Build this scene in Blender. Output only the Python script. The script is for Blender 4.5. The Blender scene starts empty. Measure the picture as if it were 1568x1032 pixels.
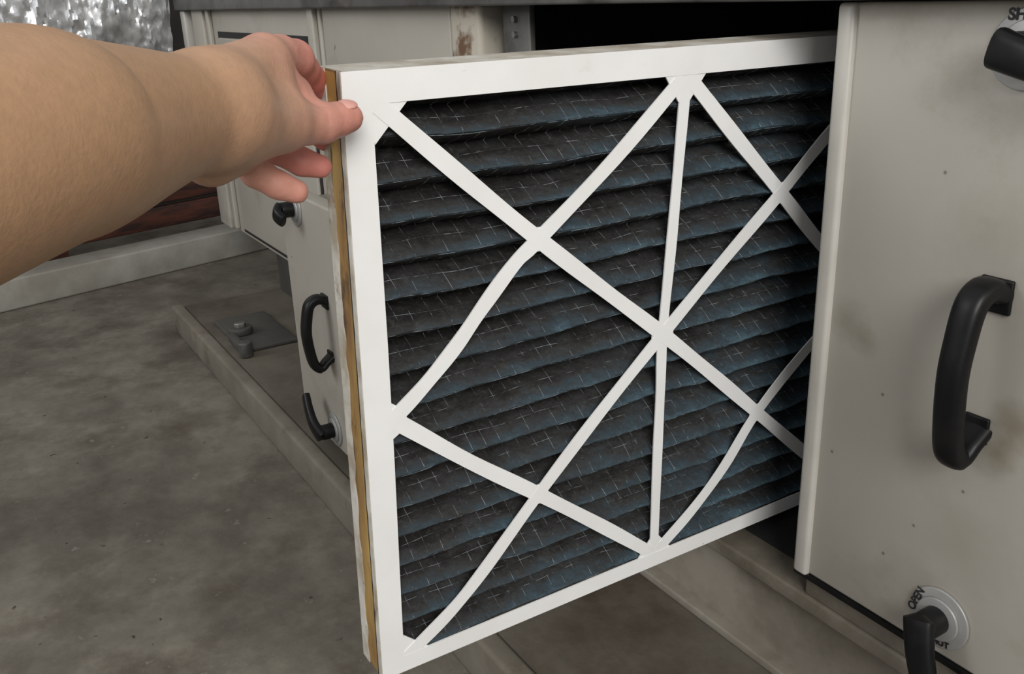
import bpy, bmesh, math, numpy as np
from mathutils import Vector, Matrix, noise
QS=0.92
ZO=0.83*QS
sc=bpy.context.scene
sc.view_settings.view_transform='Standard'
def V(x,y,z): return Vector((x*QS,y*QS,z*QS+ZO))
def U(x,y,z): return Vector((x,y,z+ZO))

# ---------------------------------------------------------------- materials
def mat(name,c1,c2=None,scale=5,detail=6,rough=.6,bump=0,bscale=None,metal=0,lo=.4,hi=.6,specks=None,spec=.5,stretch=(1,1,1),third=None,spots=None):
    m=bpy.data.materials.new(name); m.use_nodes=True
    nt=m.node_tree; N=nt.nodes; L=nt.links; b=N['Principled BSDF']
    b.inputs['Roughness'].default_value=rough; b.inputs['Metallic'].default_value=metal
    b.inputs['Specular IOR Level'].default_value=spec
    tc=N.new('ShaderNodeTexCoord'); mp=N.new('ShaderNodeMapping'); mp.inputs['Scale'].default_value=stretch
    L.new(tc.outputs['Object'],mp.inputs[0])
    def nz(s,d,r=.6):
        n=N.new('ShaderNodeTexNoise'); n.inputs['Scale'].default_value=s; n.inputs['Detail'].default_value=d; n.inputs['Roughness'].default_value=r
        L.new(mp.outputs[0],n.inputs['Vector']); return n.outputs['Fac']
    def ramp(src,a,z):
        r=N.new('ShaderNodeMapRange'); r.inputs[1].default_value=a; r.inputs[2].default_value=z; r.clamp=True
        L.new(src,r.inputs[0]); return r.outputs[0]
    def mix(f,A,B):
        x=N.new('ShaderNodeMix'); x.data_type='RGBA'
        L.new(f,x.inputs[0])
        for s,i in ((A,6),(B,7)):
            if isinstance(s,tuple): x.inputs[i].default_value=(*s,1)
            else: L.new(s,x.inputs[i])
        return x.outputs[2]
    if c2 is None: b.inputs['Base Color'].default_value=(*c1,1)
    else:
        col=mix(ramp(nz(scale,detail),lo,hi),c1,c2)
        if third:
            th=third if isinstance(third,list) else [third]
            for t3 in th: col=mix(ramp(nz(t3[1],8,.7),t3[2],t3[3]),col,t3[0])
        if specks: col=mix(ramp(nz(specks[1],3),specks[2],specks[2]+.03),col,specks[0])
        for (ctr,rad,amt,sc_) in (spots or []):
            dm=N.new('ShaderNodeVectorMath'); dm.operation='DISTANCE'; L.new(tc.outputs['Object'],dm.inputs[0]); dm.inputs[1].default_value=ctr
            a=N.new('ShaderNodeMath'); a.operation='MULTIPLY_ADD'; L.new(dm.outputs['Value'],a.inputs[0]); a.inputs[1].default_value=-1/rad; L.new(nz(40,6,.7),a.inputs[2])
            g=ramp(a.outputs[0],-.35,.45); k=N.new('ShaderNodeMath'); k.operation='MULTIPLY'; L.new(g,k.inputs[0]); k.inputs[1].default_value=amt
            col=mix(k.outputs[0],col,sc_)
        L.new(col,b.inputs['Base Color'])
    if bump:
        bp=N.new('ShaderNodeBump'); bp.inputs['Strength'].default_value=bump; bp.inputs['Distance'].default_value=.002
        L.new(nz(bscale or scale*6,5),bp.inputs['Height']); L.new(bp.outputs[0],b.inputs['Normal'])
    return m
M={}
M['paint']=mat('beige_paint',(.33,.31,.265),(.36,.34,.295),3,5,.45,.08,90,specks=((.16,.10,.05),55,.74),third=((.25,.225,.17),5,.54,.75))
yd=.695
sp=[]
for (x,z,rd,am,cc) in ((-.545,-.30,.026,.40,(.17,.14,.09)),(-.525,-.315,.018,.40,(.17,.14,.09)),(-.375,-.345,.026,.55,(.16,.115,.06)),(-.385,-.372,.020,.55,(.17,.12,.06)),(-.44,-.40,.045,.25,(.20,.17,.12)),(-.50,-.57,.05,.35,(.19,.16,.12)),(-.40,-.47,.05,.25,(.22,.19,.14)),(-.44,-.55,.055,.35,(.2,.17,.13)),(-.42,-.20,.05,.25,(.2,.17,.13))):
    sp.append((tuple(V(x,yd,z)),rd*QS*1.2,am,cc))
for (x,z) in ((-.465,-.150),(-.452,-.475),(-.50,-.36),(-.55,-.44),(-.41,-.42),(-.48,-.52)): sp.append((tuple(V(x,yd,z)),.0026,1.0,(.10,.06,.03)))
M['door']=mat('door_paint',(.36,.34,.295),(.385,.365,.32),3,5,.45,.08,90,specks=((.16,.10,.05),48,.76),third=((.30,.275,.22),7,.55,.75),spots=sp)
M['strip']=mat('strip_paint',(.48,.46,.42),(.42,.405,.365),8,5,.4,.05,60,third=((.28,.24,.18),14,.60,.72))
M['rust']=mat('rusty_paint',(.42,.385,.32),(.12,.065,.03),20,8,.7,.3,80,lo=.50,hi=.62)
M['steel']=mat('galv_steel',(.09,.09,.088),(.14,.135,.125),12,6,.5,.05,80,metal=.3,third=((.05,.045,.04),9,.5,.65))
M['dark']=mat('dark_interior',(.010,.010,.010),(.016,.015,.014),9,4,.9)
M['base']=mat('base_paint',(.16,.14,.11),(.21,.19,.155),6,7,.7,.2,70,third=((.085,.070,.048),4,.47,.7))
M['basedark']=mat('dark_base',(.040,.038,.034),(.06,.057,.05),6,7,.7,.2,70)  # darker tone than base, for the far base run and drain trap
M['conc']=mat('concrete_floor',(.122,.108,.084),(.172,.155,.123),14,11,.85,.5,60,lo=.36,hi=.64,specks=((.035,.024,.015),38,.69),third=[((.066,.053,.037),6,.47,.68),((.055,.046,.035),1.6,.46,.70),((.24,.22,.185),24,.62,.74)])
M['pad']=mat('concrete_pad',(.075,.064,.048),(.11,.096,.073),5,9,.9,.4,70,third=((.040,.027,.016),3,.48,.7))
M['kerb']=mat('pad_edge',(.17,.153,.12),(.12,.105,.08),7,8,.85,.3,60,third=((.08,.06,.042),6,.55,.7))
M['black']=mat('black_plastic',(.004,.004,.005),(.007,.007,.007),30,3,.4,.05,200,spec=.25)
M['plate']=mat('latch_plate',(.30,.30,.29),(.36,.36,.35),20,3,.4,metal=.3)
M['ink']=mat('ink',(.01,.01,.01))
M['white']=mat('white_card',(.82,.82,.81),(.78,.775,.76),9,5,.6,.06,60,third=((.62,.60,.56),7,.60,.80),specks=((.42,.38,.32),60,.74))
M['edge']=mat('soiled_card',(.40,.26,.075),(.17,.085,.025),9,7,.7,.3,80,lo=.46,hi=.66,third=((.07,.035,.015),11,.60,.66),stretch=(1,1,.35))
M['greycard']=mat('grey_card',(.50,.48,.43),(.30,.26,.20),20,7,.7,.2,80,third=((.15,.10,.05),13,.58,.68))
M['wire']=mat('filter_wire',(.045,.05,.055),(.36,.40,.43),80,3,rough=.45,metal=.2,lo=.48,hi=.62)
M['foil']=mat('foil',(.80,.81,.82),(.60,.61,.62),14,6,.33,.5,30,metal=.7)
M['slat']=mat('brown_timber',(.085,.022,.011),(.022,.008,.005),7,8,.6,.3,50,stretch=(1,1,6))
M['wall']=mat('far_wall',(.03,.025,.02),(.045,.038,.03),5,5,.8)
M['curb']=mat('white_curb',(.34,.33,.29),(.25,.235,.20),6,7,.7,.2,50)
M['screw']=mat('screw_metal',(.35,.35,.34),(.25,.25,.24),40,2,.35,metal=.8)

def media():
    m=mat('pleated_media',(.02,.02,.02)); nt=m.node_tree;N=nt.nodes;L=nt.links;b=N['Principled BSDF']
    tc=N.new('ShaderNodeTexCoord'); sx=N.new('ShaderNodeSeparateXYZ'); L.new(tc.outputs['Object'],sx.inputs[0])
    n=N.new('ShaderNodeTexNoise'); n.inputs['Scale'].default_value=24; n.inputs['Detail'].default_value=10; n.inputs['Roughness'].default_value=.8
    mp=N.new('ShaderNodeMapping'); mp.inputs['Scale'].default_value=(.7,1,1.8); L.new(tc.outputs['Object'],mp.inputs[0]); L.new(mp.outputs[0],n.inputs['Vector'])
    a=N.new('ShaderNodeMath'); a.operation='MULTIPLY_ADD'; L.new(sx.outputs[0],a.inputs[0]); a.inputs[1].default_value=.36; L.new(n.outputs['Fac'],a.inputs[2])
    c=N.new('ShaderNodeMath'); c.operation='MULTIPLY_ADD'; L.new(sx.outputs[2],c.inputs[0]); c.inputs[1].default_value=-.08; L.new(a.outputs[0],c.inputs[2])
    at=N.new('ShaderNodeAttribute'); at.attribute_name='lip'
    g=N.new('ShaderNodeMath'); g.operation='MULTIPLY_ADD'; L.new(at.outputs['Fac'],g.inputs[0]); g.inputs[1].default_value=.24; L.new(c.outputs[0],g.inputs[2])  # bluer ridge tips; lit lips and shaded recesses also put into the colour
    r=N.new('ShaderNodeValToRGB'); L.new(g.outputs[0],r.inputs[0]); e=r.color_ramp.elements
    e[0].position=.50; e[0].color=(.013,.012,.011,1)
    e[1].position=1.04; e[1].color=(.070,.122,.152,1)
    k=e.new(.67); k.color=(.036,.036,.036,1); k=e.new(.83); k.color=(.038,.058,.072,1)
    # pale dust fibres
    n4=N.new('ShaderNodeTexNoise'); n4.inputs['Scale'].default_value=140; n4.inputs['Detail'].default_value=8; n4.inputs['Roughness'].default_value=.8; L.new(tc.outputs['Object'],n4.inputs['Vector'])
    m4=N.new('ShaderNodeMapRange'); L.new(n4.outputs['Fac'],m4.inputs[0]); m4.inputs[1].default_value=.54; m4.inputs[2].default_value=.76; m4.inputs[4].default_value=.6
    mx=N.new('ShaderNodeMix'); mx.data_type='RGBA'; L.new(m4.outputs[0],mx.inputs[0]); L.new(r.outputs[0],mx.inputs[6]); mx.inputs[7].default_value=(.105,.105,.10,1)
    L.new(mx.outputs[2],b.inputs['Base Color']); b.inputs['Roughness'].default_value=.8; b.inputs['Specular IOR Level'].default_value=.25
    bp=N.new('ShaderNodeBump'); bp.inputs['Strength'].default_value=.7; bp.inputs['Distance'].default_value=.003
    n2=N.new('ShaderNodeTexNoise'); n2.inputs['Scale'].default_value=110; n2.inputs['Detail'].default_value=6; L.new(tc.outputs['Object'],n2.inputs['Vector'])
    L.new(n2.outputs['Fac'],bp.inputs['Height']); L.new(bp.outputs[0],b.inputs['Normal'])
    return m
M['media']=media()

# ---------------------------------------------------------------- mesh builder
class B:
    def __init__(s): s.v=[];s.f=[];s.m=[];s.mats=[];s.sm=[]
    def mi(s,k):
        if k not in s.mats: s.mats.append(k)
        return s.mats.index(k)
    def add(s,vs,fs,k,smooth=False):
        o=len(s.v); s.v+= [tuple(v) for v in vs]; i=s.mi(k)
        for f in fs: s.f.append([o+a for a in f]); s.m.append(i); s.sm.append(smooth)
    def bm(s,bm,k,mt=None,smooth=False):
        if mt is not None: bm.transform(mt)
        bm.verts.index_update()
        s.add([v.co.copy() for v in bm.verts],[[v.index for v in f.verts] for f in bm.faces],k,smooth); bm.free()
    def box(s,a,b,k,bev=0,mt=None):
        bm=bmesh.new(); bmesh.ops.create_cube(bm,size=1)
        for v in bm.verts: v.co=Vector(((a[i]+b[i])/2+v.co[i]*(b[i]-a[i]) for i in range(3)))
        if bev: bmesh.ops.bevel(bm,geom=bm.edges[:],offset=bev,segments=3,profile=.5,affect='EDGES')
        bmesh.ops.recalc_face_normals(bm,faces=bm.faces[:])
        s.bm(bm,k,mt)
    def cyl(s,p,q,r,k,seg=32,r2=None,bev=0):
        p=Vector(p);q=Vector(q);d=q-p
        bm=bmesh.new(); bmesh.ops.create_cone(bm,cap_ends=True,segments=seg,radius1=r,radius2=r if r2 is None else r2,depth=d.length)
        if bev: bmesh.ops.bevel(bm,geom=[e for e in bm.edges if len(e.link_faces)==2 and max(len(f.verts) for f in e.link_faces)>4],offset=bev,segments=3,profile=.5,affect='EDGES')
        s.bm(bm,k,Matrix.Translation((p+q)/2)@d.to_track_quat('Z','Y').to_matrix().to_4x4(),True)
    def sweep(s,path,wid,thk,k,side,seg=20,smooth=True):
        path=[Vector(p) for p in path]; n=len(path); side=Vector(side); vs=[];fs=[]
        for i,p in enumerate(path):
            t=(path[min(i+1,n-1)]-path[max(i-1,0)]).normalized(); o=side.cross(t).normalized()
            for j in range(seg):
                a=2*math.pi*j/seg; c,sn=math.cos(a),math.sin(a)
                c=math.copysign(abs(c)**.7,c); sn=math.copysign(abs(sn)**.7,sn)
                vs.append(p+side*c*wid[i]+o*sn*thk[i])
        for i in range(n-1):
            for j in range(seg):
                fs.append([i*seg+j,i*seg+(j+1)%seg,(i+1)*seg+(j+1)%seg,(i+1)*seg+j])
        fs.append(list(range(seg))[::-1]); fs.append([(n-1)*seg+j for j in range(seg)])
        s.add(vs,fs,k,smooth)
    def obj(s,name,parent=None,mw=None):
        me=bpy.data.meshes.new(name); me.from_pydata(s.v,[],s.f)
        for k in s.mats: me.materials.append(M[k])
        me.polygons.foreach_set('material_index',s.m); me.polygons.foreach_set('use_smooth',s.sm)
        me.update()
        bm=bmesh.new(); bm.from_mesh(me); bmesh.ops.recalc_face_normals(bm,faces=bm.faces[:]); bm.to_mesh(me); bm.free()
        try: me.set_sharp_from_angle(angle=math.radians(40))
        except Exception: pass
        o=bpy.data.objects.new(name,me); sc.collection.objects.link(o)
        if parent: o.parent=parent
        if mw is not None: o.matrix_world=mw
        return o
def empty(name,mw=None):
    e=bpy.data.objects.new(name,None); sc.collection.objects.link(e)
    if mw is not None: e.matrix_world=mw
    return e
def spline(pts,n=8):
    pts=[np.array(p,float) for p in pts]; out=[]
    P=[2*pts[0]-pts[1]]+pts+[2*pts[-1]-pts[-2]]
    for i in range(1,len(P)-2):
        for j in range(n):
            t=j/n; a,b,c,d=P[i-1:i+3]
            out.append(.5*((2*b)+(-a+c)*t+(2*a-5*b+4*c-d)*t*t+(-a+3*b-3*c+d)*t**3))
    out.append(pts[-1]); return out

# ---------------------------------------------------------------- camera
yaw,pitch,roll=1.03203,.35347,.03704
f=np.array([-np.sin(yaw)*np.cos(pitch), np.cos(yaw)*np.cos(pitch), -np.sin(pitch)])
r=np.array([np.cos(yaw),np.sin(yaw),0.]); d=np.cross(f,r)
c,s=np.cos(roll),np.sin(roll)
CR,CD,CF=c*r+s*d,-s*r+c*d,f
cam=bpy.data.cameras.new('camera'); co=bpy.data.objects.new('camera',cam); sc.collection.objects.link(co)
cam.sensor_width=36; cam.sensor_fit='HORIZONTAL'; cam.lens=1731.69/1900*36; cam.clip_start=.01
co.matrix_world=Matrix(((CR[0],-CD[0],-CF[0],0),(CR[1],-CD[1],-CF[1],0),(CR[2],-CD[2],-CF[2],ZO),(0,0,0,1)))
sc.camera=co

# ---------------------------------------------------------------- room
b=B(); b.box(V(-6,-4,-.93),V(3,3,-.83),'conc'); b.obj('floor')
ang=math.atan2(.195,.76)
WM=Matrix.Translation(V(-3.005,.053,-.83))@Matrix.Rotation(ang,4,'Z')
b=B(); b.box((-1.1,-3,0),(-1.0,2.6,2.6),'wall'); b.obj('wall_far',mw=WM)
b=B(); b.box((-.12,-3,0),(0,2.3,.085),'curb',.006); b.obj('baseboard_far',mw=WM)
b=B()
for i in range(6):
    z=.10+i*.078
    b.box((-.20,-2.2,z),(-.17,1.9,z+.067),'slat',.004)
for y in (-2.0,-.9,.2,1.2): b.box((-.26,y,.0),(-.205,y+.08,.55),'slat')
b.obj('timber_slat_screen',mw=WM)
b=B(); b.box(V(-2.50,.475,-.829),V(1.2,1.7,-.758),'pad'); b.box(V(-2.52,.445,-.829),V(1.2,.475,-.757),'kerb',.006); b.obj('concrete_plinth')

# ---------------------------------------------------------------- air handling unit
Y=.695
ahu=empty('air_handling_unit',Matrix.Translation(V(-1.2,Y,-.7)))
def part(b,name): 
    o=b.obj(name); o.parent=ahu; o.matrix_parent_inverse=ahu.matrix_world.inverted(); return o
b=B()
b.box(V(-1.4,Y+.025,-.757),V(.6,Y+.9,-.632),'base')
b.box(V(-1.4,Y+.005,-.645),V(.6,Y+.05,-.625),'base',.003)
b.box(V(-1.4,Y+.005,-.757),V(.6,Y+.05,-.745),'base',.002)
b.box(V(-2.48,Y+.04,-.757),V(-1.4,Y+.9,-.625),'basedark')
part(b,'base_channel')
b=B()
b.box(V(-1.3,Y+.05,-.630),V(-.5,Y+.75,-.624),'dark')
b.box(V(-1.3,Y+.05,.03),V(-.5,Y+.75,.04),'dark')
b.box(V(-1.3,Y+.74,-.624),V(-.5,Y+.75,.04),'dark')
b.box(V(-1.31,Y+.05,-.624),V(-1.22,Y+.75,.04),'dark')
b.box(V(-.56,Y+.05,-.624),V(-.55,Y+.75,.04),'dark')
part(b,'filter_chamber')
b=B()
b.box(V(-2.83,Y,-.62),V(-1.86,Y+.6,.0),'paint',.004)
b.box(V(-2.83,Y-.012,-.62),V(-2.72,Y+.0,.0),'paint',.003)
b.box(V(-1.845,Y,-.62),V(-1.31,Y+.6,-.01),'paint',.004)
b.box(V(-2.60,Y-.008,-.60),V(-1.95,Y+.002,-.085),'paint',.004)
b.box(V(-2.615,Y-.002,-.61),V(-1.935,Y+.001,-.07),'ink')
b.box(V(-2.685,Y-.012,-.61),V(-2.66,Y,-.01),'paint',.003)
b.box(V(-1.90,Y-.012,-.61),V(-1.87,Y,-.01),'paint',.003)
part(b,'left_panels')
b=B(); b.box(V(-1.305,Y-.004,-.622),V(-1.215,Y+.06,-.012),'rust',.008); part(b,'rusty_post')
b=B(); b.box(V(-1.19,Y+.02,-.6),V(-1.12,Y+.03,-.01),'steel',.002)
for z in (-.035,-.055,-.09): b.cyl(V(-1.155,Y+.02,z),V(-1.155,Y+.015,z),.004,'screw',12)
part(b,'guide_bracket')
b=B(); b.box(V(-2.95,Y-.03,-.016),V(.6,Y+.6,.05),'steel',.003); b.box(V(-2.9,Y,.05),V(.6,Y+.6,.55),'paint',.004); part(b,'top_rail')
b=B()
b.box(V(-.580,Y,-.592),V(.55,Y+.045,-.018),'door',.003)
b.box(V(-.583,Y-.006,-.594),V(-.565,Y+.046,-.018),'strip',.004)
b.box(V(-.583,Y-.003,-.597),V(.55,Y+.03,-.592),'black')
b.box(V(-.575,Y+.008,-.625),V(.55,Y+.04,-.598),'base',.002)
part(b,'access_door')
def latch(b,x,z,y,dirs,ln=1):
    b.cyl(V(x,y,z),V(x,y-.003,z),.0275,'plate',48,bev=.001)
    b.cyl(V(x,y-.003,z),V(x,y-.006,z),.0195,'plate',40,bev=.001)
    b.cyl(V(x,y-.004,z),V(x,y-.026,z),.0122,'black',28,bev=.002)
    dx,dz=dirs[0]*ln,dirs[1]*ln
    pts=[V(x-dx*.012,y-.026,z-dz*.012),V(x,y-.030,z),V(x+dx*.025,y-.034,z+dz*.025),V(x+dx*.055,y-.033,z+dz*.055),V(x+dx*.082,y-.030,z+dz*.082),V(x+dx*.090,y-.029,z+dz*.09)]
    p=[Vector(q) for q in spline(pts,5)]; n=len(p)
    side=Vector((dz,0,-dx)).normalized()
    w=[.0142*min(1,(i/(n-1))*8+.35,((n-1-i)/(n-1))*8+.35)*(1-.3*i/n) for i in range(n)]
    b.sweep(p,w,[q*.55 for q in w],'black',side)
def grip(b,x,z0,z1,y,w=.012,pr=.042):
    zm=(z0+z1)/2; k=(z1-z0)/.147; q=pr/.042
    pts=[V(x,y+.001,z1-.010*k),V(x,y-.018*q,z1-.004*k),V(x,y-.034*q,z1-.014*k),V(x,y-pr,z1-.045*k),V(x,y-pr-.003*q,zm),V(x,y-pr,z0+.035*k),V(x,y-.036*q,z0+.008*k),V(x,y-.024*q,z0-.002*k),V(x,y-.012*q,z0+.008*k),V(x,y+.001,z0+.018*k)]
    p=[Vector(q_) for q_ in spline(pts,6)]; n=len(p)
    wi=[w*(1-.15*math.sin(math.pi*i/(n-1))) for i in range(n)]
    th=[(.009 if i<n*.75 else .0065)*min(1,k) for i in range(n)]
    b.sweep(p,wi,th,'black',(1,0,0),24)
    b.box(V(x-w*1.1,y-.004,z1-.026*k),V(x+w*1.1,y,z1+.003),'black',.0015)
    b.box(V(x-w*.9,y-.004,z0+.006),V(x+w*.9,y,z0+.030*k),'black',.0015)
b=B(); latch(b,-.414,-.553,Y,(.30,-1)); latch(b,-.410,-.052,Y,(1,-.25)); part(b,'door_latches')
b=B(); grip(b,-.406,-.375,-.228,Y,.0125); part(b,'pull_handle')
def text(t,x,z,size,rot,y=Y-.0036):
    cu=bpy.data.curves.new('label_'+t.lower(),'FONT'); cu.body=t; cu.size=size; cu.extrude=.0001; cu.align_x='CENTER'; cu.align_y='CENTER'; cu.offset=.0003
    o=bpy.data.objects.new('label_'+t.lower(),cu); sc.collection.objects.link(o); cu.materials.append(M['ink'])
    o.parent=ahu; o.matrix_parent_inverse=ahu.matrix_world.inverted()
    o.matrix_world=Matrix.Translation(V(x,y,z))@Matrix.Rotation(math.radians(rot),4,'Y').inverted()@Matrix.Rotation(math.radians(90),4,'X')
text('OPEN',-.414-.0235,-.545,.010,72); text('SHUT',-.414+.004,-.553-.0235,.008,8); text('SHUT',-.410-.003,-.052+.024,.011,0)
Y2=.486
b=B()
b.box(V(-1.58,Y2,-.735),V(-1.05,Y2+.03,-.30),'paint',.004)
b.box(V(-1.56,Y2+.03,-.757),V(-1.05,Y-.02,-.32),'base',.003)
grip(b,-1.40,-.572,-.452,Y2,.012,.036)
latch(b,-1.50,-.325,Y2,(.5,-.3),.5); latch(b,-1.42,-.70,Y2,(-.6,.6))
part(b,'lower_access_section')
b=B()
b.box(V(-2.30,.50,-.757),V(-2.04,.63,-.749),'basedark',.002)
b.cyl(V(-2.16,.53,-.749),V(-2.16,.53,-.732),.026,'basedark',bev=.004); b.cyl(V(-2.12,.50,-.742),V(-2.02,.50,-.742),.011,'basedark'); b.cyl(V(-2.02,.50,-.757),V(-2.02,.50,-.722),.015,'steel',bev=.003)
b.cyl(V(-2.16,.53,-.732),V(-2.16,.53,-.722),.013,'screw',6,bev=.001)
b.obj('drain_trap')
b=B(); n1,n2=260,130; vs=[];fs=[]
for i in range(n1+1):
    for j in range(n2+1):
        y=-.95+1.605*i/n1; a=j/n2
        th=math.radians(-100+200*a)
        x=-3.30+.34*math.copysign(abs(math.cos(th))**.5,math.cos(th)); z=.16+.36*math.copysign(abs(math.sin(th))**.6,math.sin(th))
        q=Vector((x*6,y*14,z*5)); nn=noise.noise(q)*.03+abs(noise.noise(q*2.0))*.035+abs(noise.noise(q*4.5))*.018+abs(noise.noise(q*10))*.007
        vs.append(V(x+nn,y,z))
for i in range(n1):
    for j in range(n2): o=i*(n2+1)+j; fs.append([o,o+1,o+n2+2,o+n2+1])
b.add(vs,fs,'foil',False); b.box(V(-3.3,-.95,-.15),V(-3.15,.6,.5),'steel')
b.obj('foil_wrapped_duct')
b=B(); b.box(V(-2.93,.675,-.15),V(-2.885,.705,-.017),'strip',.004); b.obj('corner_post')

# ---------------------------------------------------------------- filter
o=Vector((-.6004,.2354,-.0453+ZO)); u=Vector((-.0057,1.,-.0034)).normalized(); up=Vector((.0592,.0038,.9982)); up=(up-u*up.dot(u)).normalized(); yy=up.cross(u)
FM=Matrix(((u.x,yy.x,up.x,o.x),(u.y,yy.y,up.y,o.y),(u.z,yy.z,up.z,o.z),(0,0,0,1)))
filt=empty('pleated_air_filter',FM)
W,H,T=.595,.514,.040
def fp(b,name): 
    ob=b.obj(name); ob.parent=filt; return ob
mm=.001
b=B(); e=.0014
def plate(b,poly,y0,y1,k):
    n=len(poly); vs=[(p[0],y0,p[1]) for p in poly]+[(p[0],y1,p[1]) for p in poly]
    fs=[list(range(n)),list(range(2*n-1,n-1,-1))]+[[i,(i+1)%n,n+(i+1)%n,n+i] for i in range(n)]
    b.add(vs,fs,k)
plate(b,[(0,0),(W,0),(W-.02,-.0225),(.021,-.0225)],0,e,'white')
plate(b,[(0,-H),(.021,-H+.017),(W-.02,-H+.017),(W,-H)],0,e,'white')
plate(b,[(0,0),(.021,-.0225),(.0225,-.2),(.0225,-.30),(.0215,-.41),(.021,-H+.017),(0,-H)],0,e,'white')
plate(b,[(W,0),(W,-H),(W-.02,-H+.017),(W-.02,-.0225)],0,e,'white')
fp(b,'front_border')
b=B()
bars=[
 [(20,-18),(25,-23),(92,-83),(158,-140),(227,-197),(296,-253),(365,-312),(433,-372),(508,-438),(575,-498)],
 [(20,-502),(30,-495),(68,-470),(102,-440),(161,-379),(228,-314),(296,-253),(363,-195),(431,-139),(481,-95),(575,-18)],
 [(15,-268),(25,-263),(52,-242),(81,-215),(106,-187),(136,-156),(158,-140),(230,-85),(300,-24)],
 [(15,-262),(25,-266),(92,-324),(161,-379),(235,-440),(305,-500)],
 [(303,-22),(368,-82),(431,-139),(494,-197),(575,-266)],
 [(303,-500),(352,-464),(393,-424),(433,-372),(498,-315),(575,-262)],
 [(303,-20),(301,-96),(299,-171),(296,-253),(298,-310),(300,-384),(304,-500)]]
for bi,bp in enumerate(bars):
    p=spline([(a*mm,c_*mm) for a,c_ in bp],6); n=len(p); hw=.0066 if bi!=6 else .0055; vs=[];fs=[]
    y0=.00006*(bi+1)
    for i,q in enumerate(p):
        t=p[min(i+1,n-1)]-p[max(i-1,0)]; t=t/np.linalg.norm(t); nn=np.array([-t[1],t[0]])
        h=hw*(1+.05*math.sin(i*.7+bi))
        for sg,yv in ((1,y0),(-1,y0),(-1,y0+e),(1,y0+e)): vs.append((q[0]+nn[0]*h*sg,yv,q[1]+nn[1]*h*sg))
    for i in range(n-1):
        for j in range(4): fs.append([i*4+j,i*4+(j+1)%4,(i+1)*4+(j+1)%4,(i+1)*4+j])
    b.add(vs,fs,'white')
def star(cx,cz,R,r_,k=8,rot=0,y=.0006):
    pts=[]
    for i in range(k*6):
        a=2*math.pi*i/(k*6)+rot; pts.append((cx+R*math.cos(a),cz+r_*math.sin(a)))
    plate(b,pts,y,y+e,'white')
for cx,cz,R_,q in ((158,-140,10,10),(161,-379,10,10),(431,-139,10,10),(433,-372,10,10),(296,-253,12.5,14)): star(cx*mm,cz*mm,R_*mm,q*mm)
for tri in ([(14,-243),(32,-257),(38,-272),(14,-287)],[(14,-14),(50,-20),(22,-50)],[(14,-506),(46,-498),(22,-475)],[(275,-15),(330,-15),(308,-44),(296,-44)],[(278,-505),(332,-505),(309,-478),(299,-478)]):
    plate(b,[(a*mm,c_*mm) for a,c_ in tri],.0007,.0007+e,'white')
fp(b,'die_cut_bars')
b=B()
b.box((0,e,-H),(.0016,T,0),'edge'); b.box((W-.0016,e,-H),(W,T,0),'edge')
b.box((0,e,-.0016),(W,T,0),'greycard'); b.box((0,e,-H),(W,T,-H+.0016),'greycard')
for (ya,yb,amp) in ((.0002,.006,.0012),(T-.012,T,.0035)):
    n=90; vs=[];fs=[]
    for i in range(n+1):
        z=-H*i/n; rg=amp*noise.noise(Vector((i*.35,ya*50,3)))
        a0,b0=(ya,yb+rg) if ya<.01 else (ya+rg,yb)
        vs+=[(-.0009,a0,z),(-.0009,b0,z),(.0002,b0,z),(.0002,a0,z)]
    for i in range(n):
        for j in range(4): fs.append([i*4+j,i*4+(j+1)%4,(i+1)*4+(j+1)%4,(i+1)*4+j])
    fs+= [[0,1,2,3],[n*4+3,n*4+2,n*4+1,n*4]]
    b.add(vs,fs,'greycard')
b.box((-.0006,.0074,-H),(.0003,.0086,0),'ink')
b.box((0,T-.0014,-.02),(W,T,0),'white'); b.box((0,T-.0014,-H),(W,T,-H+.02),'white'); b.box((0,T-.0014,-H),(.02,T,0),'white'); b.box((W-.02,T-.0014,-H),(W,T,0),'white')
fp(b,'frame_sides')
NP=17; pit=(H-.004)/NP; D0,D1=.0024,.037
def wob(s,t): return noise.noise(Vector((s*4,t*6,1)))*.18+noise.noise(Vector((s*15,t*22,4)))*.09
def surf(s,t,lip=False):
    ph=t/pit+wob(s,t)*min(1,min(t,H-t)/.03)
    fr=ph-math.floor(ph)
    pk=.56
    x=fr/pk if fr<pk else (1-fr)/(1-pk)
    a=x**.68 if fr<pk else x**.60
    if lip: return a if fr<pk+.15 else a*.6  # colour mask only: weaker on the pleat underside, imitating its shade
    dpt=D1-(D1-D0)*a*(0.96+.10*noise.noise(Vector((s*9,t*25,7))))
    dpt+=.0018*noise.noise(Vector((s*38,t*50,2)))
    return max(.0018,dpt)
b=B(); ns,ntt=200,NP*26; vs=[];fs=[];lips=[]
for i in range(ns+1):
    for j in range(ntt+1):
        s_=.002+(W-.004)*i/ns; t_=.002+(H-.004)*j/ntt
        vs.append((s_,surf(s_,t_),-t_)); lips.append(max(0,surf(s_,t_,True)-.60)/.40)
for i in range(ns):
    for j in range(ntt): q=i*(ntt+1)+j; fs.append([q,q+1,q+ntt+2,q+ntt+1])
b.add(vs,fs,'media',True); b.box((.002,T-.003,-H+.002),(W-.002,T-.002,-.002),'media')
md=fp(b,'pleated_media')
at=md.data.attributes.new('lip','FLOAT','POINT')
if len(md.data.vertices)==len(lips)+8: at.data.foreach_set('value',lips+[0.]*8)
cu=bpy.data.curves.new('wire_mesh','CURVE'); cu.dimensions='3D'; cu.bevel_depth=.00020; cu.bevel_resolution=0; cu.materials.append(M['wire'])
def wire(pts):
    sp=cu.splines.new('POLY'); sp.points.add(len(pts)-1)
    for i,p in enumerate(pts): sp.points[i].co=(*p,1)
nv=38
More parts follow.
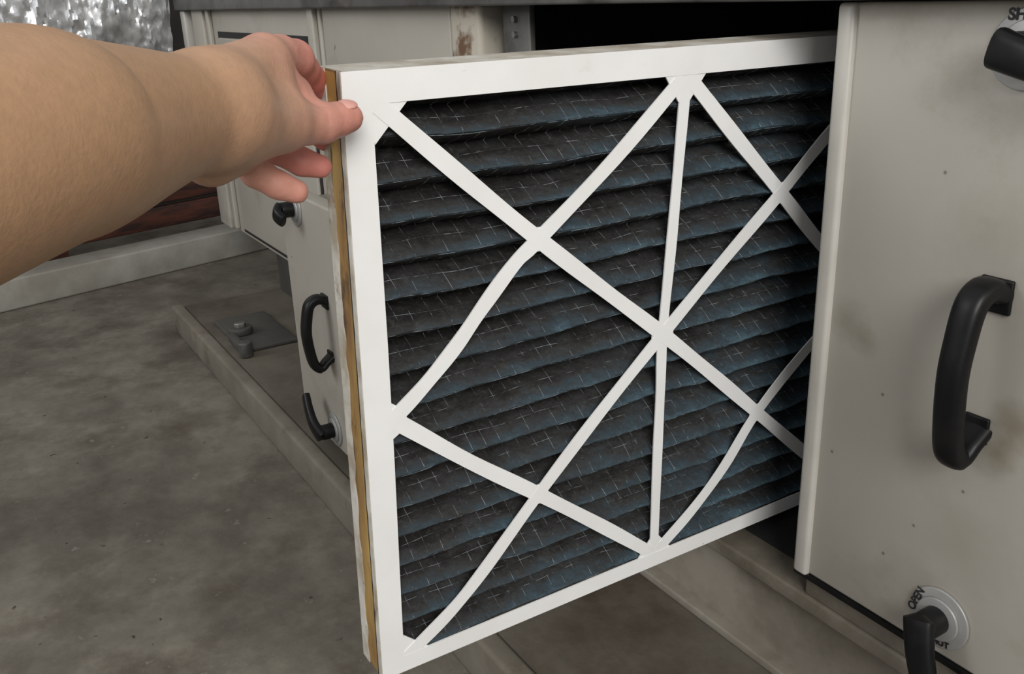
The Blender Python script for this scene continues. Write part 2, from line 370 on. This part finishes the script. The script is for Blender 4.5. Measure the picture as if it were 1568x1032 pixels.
for i in range(nv):
    s0=.022+(W-.04)*i/nv; pts=[]
    for j in range(NP*12+1):
        t_=.003+(H-.006)*j/(NP*12); s_=s0+.005*noise.noise(Vector((i,t_*12,3)))
        pts.append((s_,surf(s_,t_)-.0003,-t_))
    wire(pts)
for k_ in range(NP):
    for ph in (.24,.60):
        pts=[]
        for i in range(101):
            s_=.004+(W-.008)*i/100; t0=(k_+ph)*pit
            for _ in range(3): t0=(k_+ph-wob(s_,t0))*pit
            t_=min(H-.003,max(.003,t0+.0010*noise.noise(Vector((s_*20,k_,ph))))); pts.append((s_,surf(s_,t_)-.0004,-t_))
        wire(pts)
wo=bpy.data.objects.new('wire_mesh',cu); sc.collection.objects.link(wo); wo.parent=filt

# ---------------------------------------------------------------- arm and hand
# joints in millimetres from image pixels and guessed depths; camera axes, origin at wrist
def J(x,y,z): return np.array([x,y,z])*.001
def smin(a,b_,k):
    h=np.clip(.5+.5*(b_-a)/k,0,1); return b_*(1-h)+a*h-k*h*(1-h)
h=.0018
lo=np.array([-.139,-.105,-.375]); hi=np.array([.082,.19,.205])
nx,ny,nz=[int(q) for q in (hi-lo)/h]
gx,gy,gz=[lo[i]+h*np.arange(n) for i,n in enumerate((nx,ny,nz))]
X,Yg,Zg=np.meshgrid(gx.astype(np.float32),gy.astype(np.float32),gz.astype(np.float32),indexing='ij')
def cap(a,b_,ra,rb):
    a=np.asarray(a,np.float32);b_=np.asarray(b_,np.float32)
    out=np.full(X.shape,.1,np.float32)
    m=max(ra,rb)+.035; L0=np.minimum(a,b_)-m; H0=np.maximum(a,b_)+m
    I=tuple(slice(max(0,int((L0[i]-lo[i])/h)),max(0,int((H0[i]-lo[i])/h)+1)) for i in range(3))
    x,y_,z=X[I],Yg[I],Zg[I]
    d_=b_-a; t=np.clip(((x-a[0])*d_[0]+(y_-a[1])*d_[1]+(z-a[2])*d_[2])/(d_@d_),0,1)
    out[I]=np.sqrt((x-a[0]-t*d_[0])**2+(y_-a[1]-t*d_[1])**2+(z-a[2]-t*d_[2])**2)-(ra+(rb-ra)*t)
    return out
def chain(Js,k=.004):
    D=None
    for (p,ra),(q,rb) in zip(Js[:-1],Js[1:]):
        e_=cap(p,q,ra,rb); D=e_ if D is None else smin(D,e_,k)
    return D
FJ=[(J(-63.6,115.5,-295),.0465),(J(-27.9,50.5,-150),.0435),(J(-22.9,38.9,-110),.0412),(J(-17.2,21.5,-58),.0357),(J(-7.8,8.2,-20),.0305),(J(4.3,-.5,5),.0290)]
FS=spline([np.append(p,rr) for p,rr in FJ],14)
fore=np.full(X.shape,.1,np.float32)
for a_,b2 in zip(FS[:-1],FS[1:]):
    np.minimum(fore,cap(a_[:3],b2[:3],float(a_[3]),float(b2[3])),out=fore)
MCP=dict(i=J(13,-45,63),m=J(4,-39.3,79),r=J(-4.2,-23.9,85),p=J(-7.7,-2.3,75))
palm=None
for k_,oy,ra,rb in (('i',-8,.0215,.0150),('m',-3,.022,.0155),('r',4,.021,.0145),('p',10,.020,.0135)):
    e_=cap(J(0,oy,0),MCP[k_],ra,rb); palm=e_ if palm is None else smin(palm,e_,.010)
palm=smin(palm,cap(J(-6.7,20.1,25),J(-2.5,8.7,60),.0170,.0155),.010)
palm=smin(palm,cap(J(9,.1,25),J(21.3,-10.7,55),.0215,.0175),.012)
palm=smin(palm,cap(J(12.3,-31.3,60),J(23.8,-30.1,87),.0190,.0135),.010)
body=smin(fore,palm,.014)
fing={
 'thumb':[(J(12.6,1.9,25),.0180),(J(25,-5.8,59),.0160),(J(35.7,-9.9,77),.0125),(J(42.5,-12.6,87),.0126),(J(51.2,-17.4,97),.0108),(J(56.6,-19.8,102),.0098)],
 'index':[(MCP['i'],.0145),(J(16.4,-55.4,87),.0120),(J(21.6,-58.9,107),.0120),(J(23.4,-57.3,125),.0100),(J(24.3,-55.7,141),.0099),(J(27.2,-52.3,162),.0086)],
 'middle':[(MCP['m'],.0140),(J(8.6,-39.4,105),.0115),(J(13.9,-36.6,127),.0112),(J(17.7,-31.7,143),.0098),(J(20.8,-26.4,153),.0094),(J(28.1,-20.2,171),.0084)],
 'ring':[(MCP['r'],.0135),(J(1,-13.6,102),.0106),(J(8.5,-2.6,112),.0110),(J(16.4,2.1,118),.0090),(J(22.4,4.8,122),.0095),(J(33.5,7.0,127),.0080)],
 'pinky':[(MCP['p'],.0130),(J(-1.9,9.5,77),.0098),(J(4.2,18.9,80),.0102),(J(10.7,23.4,83),.0084),(J(15.6,25.8,86),.0090),(J(26,29.2,92),.0077)]}
tot=body.copy()
for k_,Js in fing.items():
    tot=np.minimum(tot,smin(body,chain(Js,.0025),.012 if k_=='thumb' else .005))
def groove(pts,r_,dep):
    global tot
    for a_,b2 in zip(pts[:-1],pts[1:]):
        g=cap(a_,b2,r_,r_); tot=tot+dep*np.clip(1-np.clip(g+r_,0,None)/(2*r_),0,1)
groove([J(.7,41.4,-50),J(6.1,36.1,-58),J(9.3,29.3,-62)],.004,.0010)
groove([J(4,40.6,-45),J(8.1,34.2,-48)],.0035,.0008)
groove([J(29,-35.4,65),J(35.5,-28.4,71),J(41.8,-21.5,75)],.0030,.0018)
groove([J(40.6,-16.2,73),J(43.2,-10.4,72),J(42.6,-4.7,75)],.0022,.0009)
groove([J(43.7,-17.2,77),J(46.3,-11.3,76),J(45.7,-5.6,79)],.0020,.0008)
groove([J(-4.1,15.2,71),J(1.3,9.6,63)],.003,.0016)
def nets(F):
    S=F<0; n=np.array(F.shape)-1
    acc=np.zeros((*n,3),np.float32); cnt=np.zeros(n,np.float32)
    def sub(A,o_): return A[o_[0]:o_[0]+n[0],o_[1]:o_[1]+n[1],o_[2]:o_[2]+n[2]]
    for ax in range(3):
        oth=[q for q in range(3) if q!=ax]
        for a in (0,1):
            for b_ in (0,1):
                o0=[0,0,0];o0[oth[0]]=a;o0[oth[1]]=b_;o1=list(o0);o1[ax]=1
                f0,f1=sub(F,o0),sub(F,o1); cr=(f0<0)!=(f1<0)
                dn=np.where(cr,f0-f1,1); t=np.where(cr,f0/dn,0)
                cnt+=cr
                for q in range(3):
                    acc[...,q]+=np.where(cr,(t if q==ax else o0[q]),0)
    mk=cnt>0; idx=-np.ones(n,int); idx[mk]=np.arange(mk.sum())
    ijk=np.argwhere(mk); v=(ijk+acc[mk]/cnt[mk][:,None])*h+lo
    faces=[]
    for ax in range(3):
        a1,a2=[(1,2),(2,0),(0,1)][ax]
        sl0=[slice(None)]*3; sl1=[slice(None)]*3; sl0[ax]=slice(0,-1); sl1[ax]=slice(1,None)
        cr=S[tuple(sl0)]!=S[tuple(sl1)]; E=np.argwhere(cr)
        ok=(E[:,a1]>0)&(E[:,a2]>0)&(E[:,a1]<n[a1])&(E[:,a2]<n[a2]); E=E[ok]
        ins=S[tuple(sl0)][tuple(E.T)]
        def g(d1,d2):
            G=E.copy(); G[:,a1]-=d1; G[:,a2]-=d2; return idx[tuple(G.T)]
        q=np.stack([g(1,1),g(0,1),g(0,0),g(1,0)],1)
        q[~ins]=q[~ins][:,::-1]; faces.append(q)
    return v,np.concatenate(faces)
v,fc=nets(tot)
def skin():
    m=mat('skin',(.5,.3,.2)); nt=m.node_tree;N=nt.nodes;L=nt.links;bs=N['Principled BSDF']
    tc=N.new('ShaderNodeTexCoord'); sx=N.new('ShaderNodeSeparateXYZ'); L.new(tc.outputs['Object'],sx.inputs[0])
    n=N.new('ShaderNodeTexNoise'); n.inputs['Scale'].default_value=30; n.inputs['Detail'].default_value=4; L.new(tc.outputs['Object'],n.inputs['Vector'])
    a=N.new('ShaderNodeMath'); a.operation='MULTIPLY_ADD'; L.new(n.outputs['Fac'],a.inputs[0]); a.inputs[1].default_value=.04; L.new(sx.outputs[2],a.inputs[2])
    r_=N.new('ShaderNodeMapRange'); L.new(a.outputs[0],r_.inputs[0]); r_.inputs[1].default_value=-.035; r_.inputs[2].default_value=.155
    cr=N.new('ShaderNodeValToRGB'); L.new(r_.outputs[0],cr.inputs[0]); e=cr.color_ramp.elements
    e[0].position=0; e[0].color=(.41,.242,.135,1); e[1].position=1; e[1].color=(.58,.185,.155,1); q=e.new(.45); q.color=(.47,.275,.18,1); q=e.new(.72); q.color=(.55,.255,.195,1)
    n3=N.new('ShaderNodeTexNoise'); n3.inputs['Scale'].default_value=160; n3.inputs['Detail'].default_value=6; L.new(tc.outputs['Object'],n3.inputs['Vector'])
    mr=N.new('ShaderNodeMapRange'); L.new(n3.outputs['Fac'],mr.inputs[0]); mr.inputs[1].default_value=.3; mr.inputs[2].default_value=.7; mr.inputs[3].default_value=.93; mr.inputs[4].default_value=1.04
    hs=N.new('ShaderNodeHueSaturation'); L.new(cr.outputs[0],hs.inputs['Color']); L.new(mr.outputs[0],hs.inputs['Value'])
    L.new(hs.outputs[0],bs.inputs['Base Color']); bs.inputs['Roughness'].default_value=.48; bs.inputs['Specular IOR Level'].default_value=.4
    bp=N.new('ShaderNodeBump'); bp.inputs['Strength'].default_value=.22; bp.inputs['Distance'].default_value=.001
    vo=N.new('ShaderNodeTexNoise'); vo.inputs['Scale'].default_value=420; L.new(tc.outputs['Object'],vo.inputs['Vector'])
    L.new(vo.outputs['Fac'],bp.inputs['Height']); L.new(bp.outputs[0],bs.inputs['Normal'])
    return m
M['skin']=skin(); M['nail']=mat('nail',(.62,.28,.23),(.66,.36,.30),60,2,.25)
AM=Matrix(((.52373,.27792,-.80528,-.51665),(.85118,-.20927,.48136,.1261),(-.03474,-.93753,-.34616,-.05272+ZO),(0,0,0,1)))  # columns are the camera's right, down and forward axes, then the wrist position
b=B(); b.v=[tuple(q) for q in v.tolist()]; b.f=fc.tolist(); b.mi('skin'); b.m=[0]*len(b.f); b.sm=[True]*len(b.f)
arm=b.obj('human_arm_and_hand',mw=AM)
q=arm.modifiers.new('smooth','SMOOTH'); q.factor=.5; q.iterations=6
b=B(); bm=bmesh.new(); bmesh.ops.create_uvsphere(bm,u_segments=20,v_segments=12,radius=1)
dr=J(56.6,-19.8,102)-J(42.5,-12.6,87); dr/=np.linalg.norm(dr); upv=np.array([.1,-.75,-.65]); upv-=dr*(upv@dr); upv/=np.linalg.norm(upv); sd=np.cross(upv,dr)
m4=Matrix(((dr[0]*.0075,sd[0]*.0062,upv[0]*.0022,0),(dr[1]*.0075,sd[1]*.0062,upv[1]*.0022,0),(dr[2]*.0075,sd[2]*.0062,upv[2]*.0022,0),(0,0,0,1)))
m4.translation=Vector(J(55.2,-19.5,100.5)+upv*.0088)
b.bm(bm,'nail',m4,True); nl=b.obj('thumbnail'); nl.parent=arm

# ---------------------------------------------------------------- light
w=bpy.data.worlds.new('world'); sc.world=w; w.use_nodes=True
w.node_tree.nodes['Background'].inputs[0].default_value=(.99,.99,1,1); w.node_tree.nodes['Background'].inputs[1].default_value=.60
def area(name,loc,tgt,size,en,col=(1,1,1)):
    l=bpy.data.lights.new(name,'AREA'); l.size=size; l.energy=en; l.color=col
    ob=bpy.data.objects.new(name,l); sc.collection.objects.link(ob); ob.location=loc
    ob.rotation_euler=(Vector(tgt)-Vector(loc)).to_track_quat('-Z','Y').to_euler()
area('key_light',U(2.3,-.8,1.35),U(-.7,.5,-.4),1.4,96,(1,.98,.95))  # key area lamp, high on the right behind the camera
area('daylight_left',U(-2.2,-2.6,1.3),U(-2.5,.5,-.2),1.6,46,(.98,.985,1))  # area lamp added for daylight from the left, brightens the foil duct
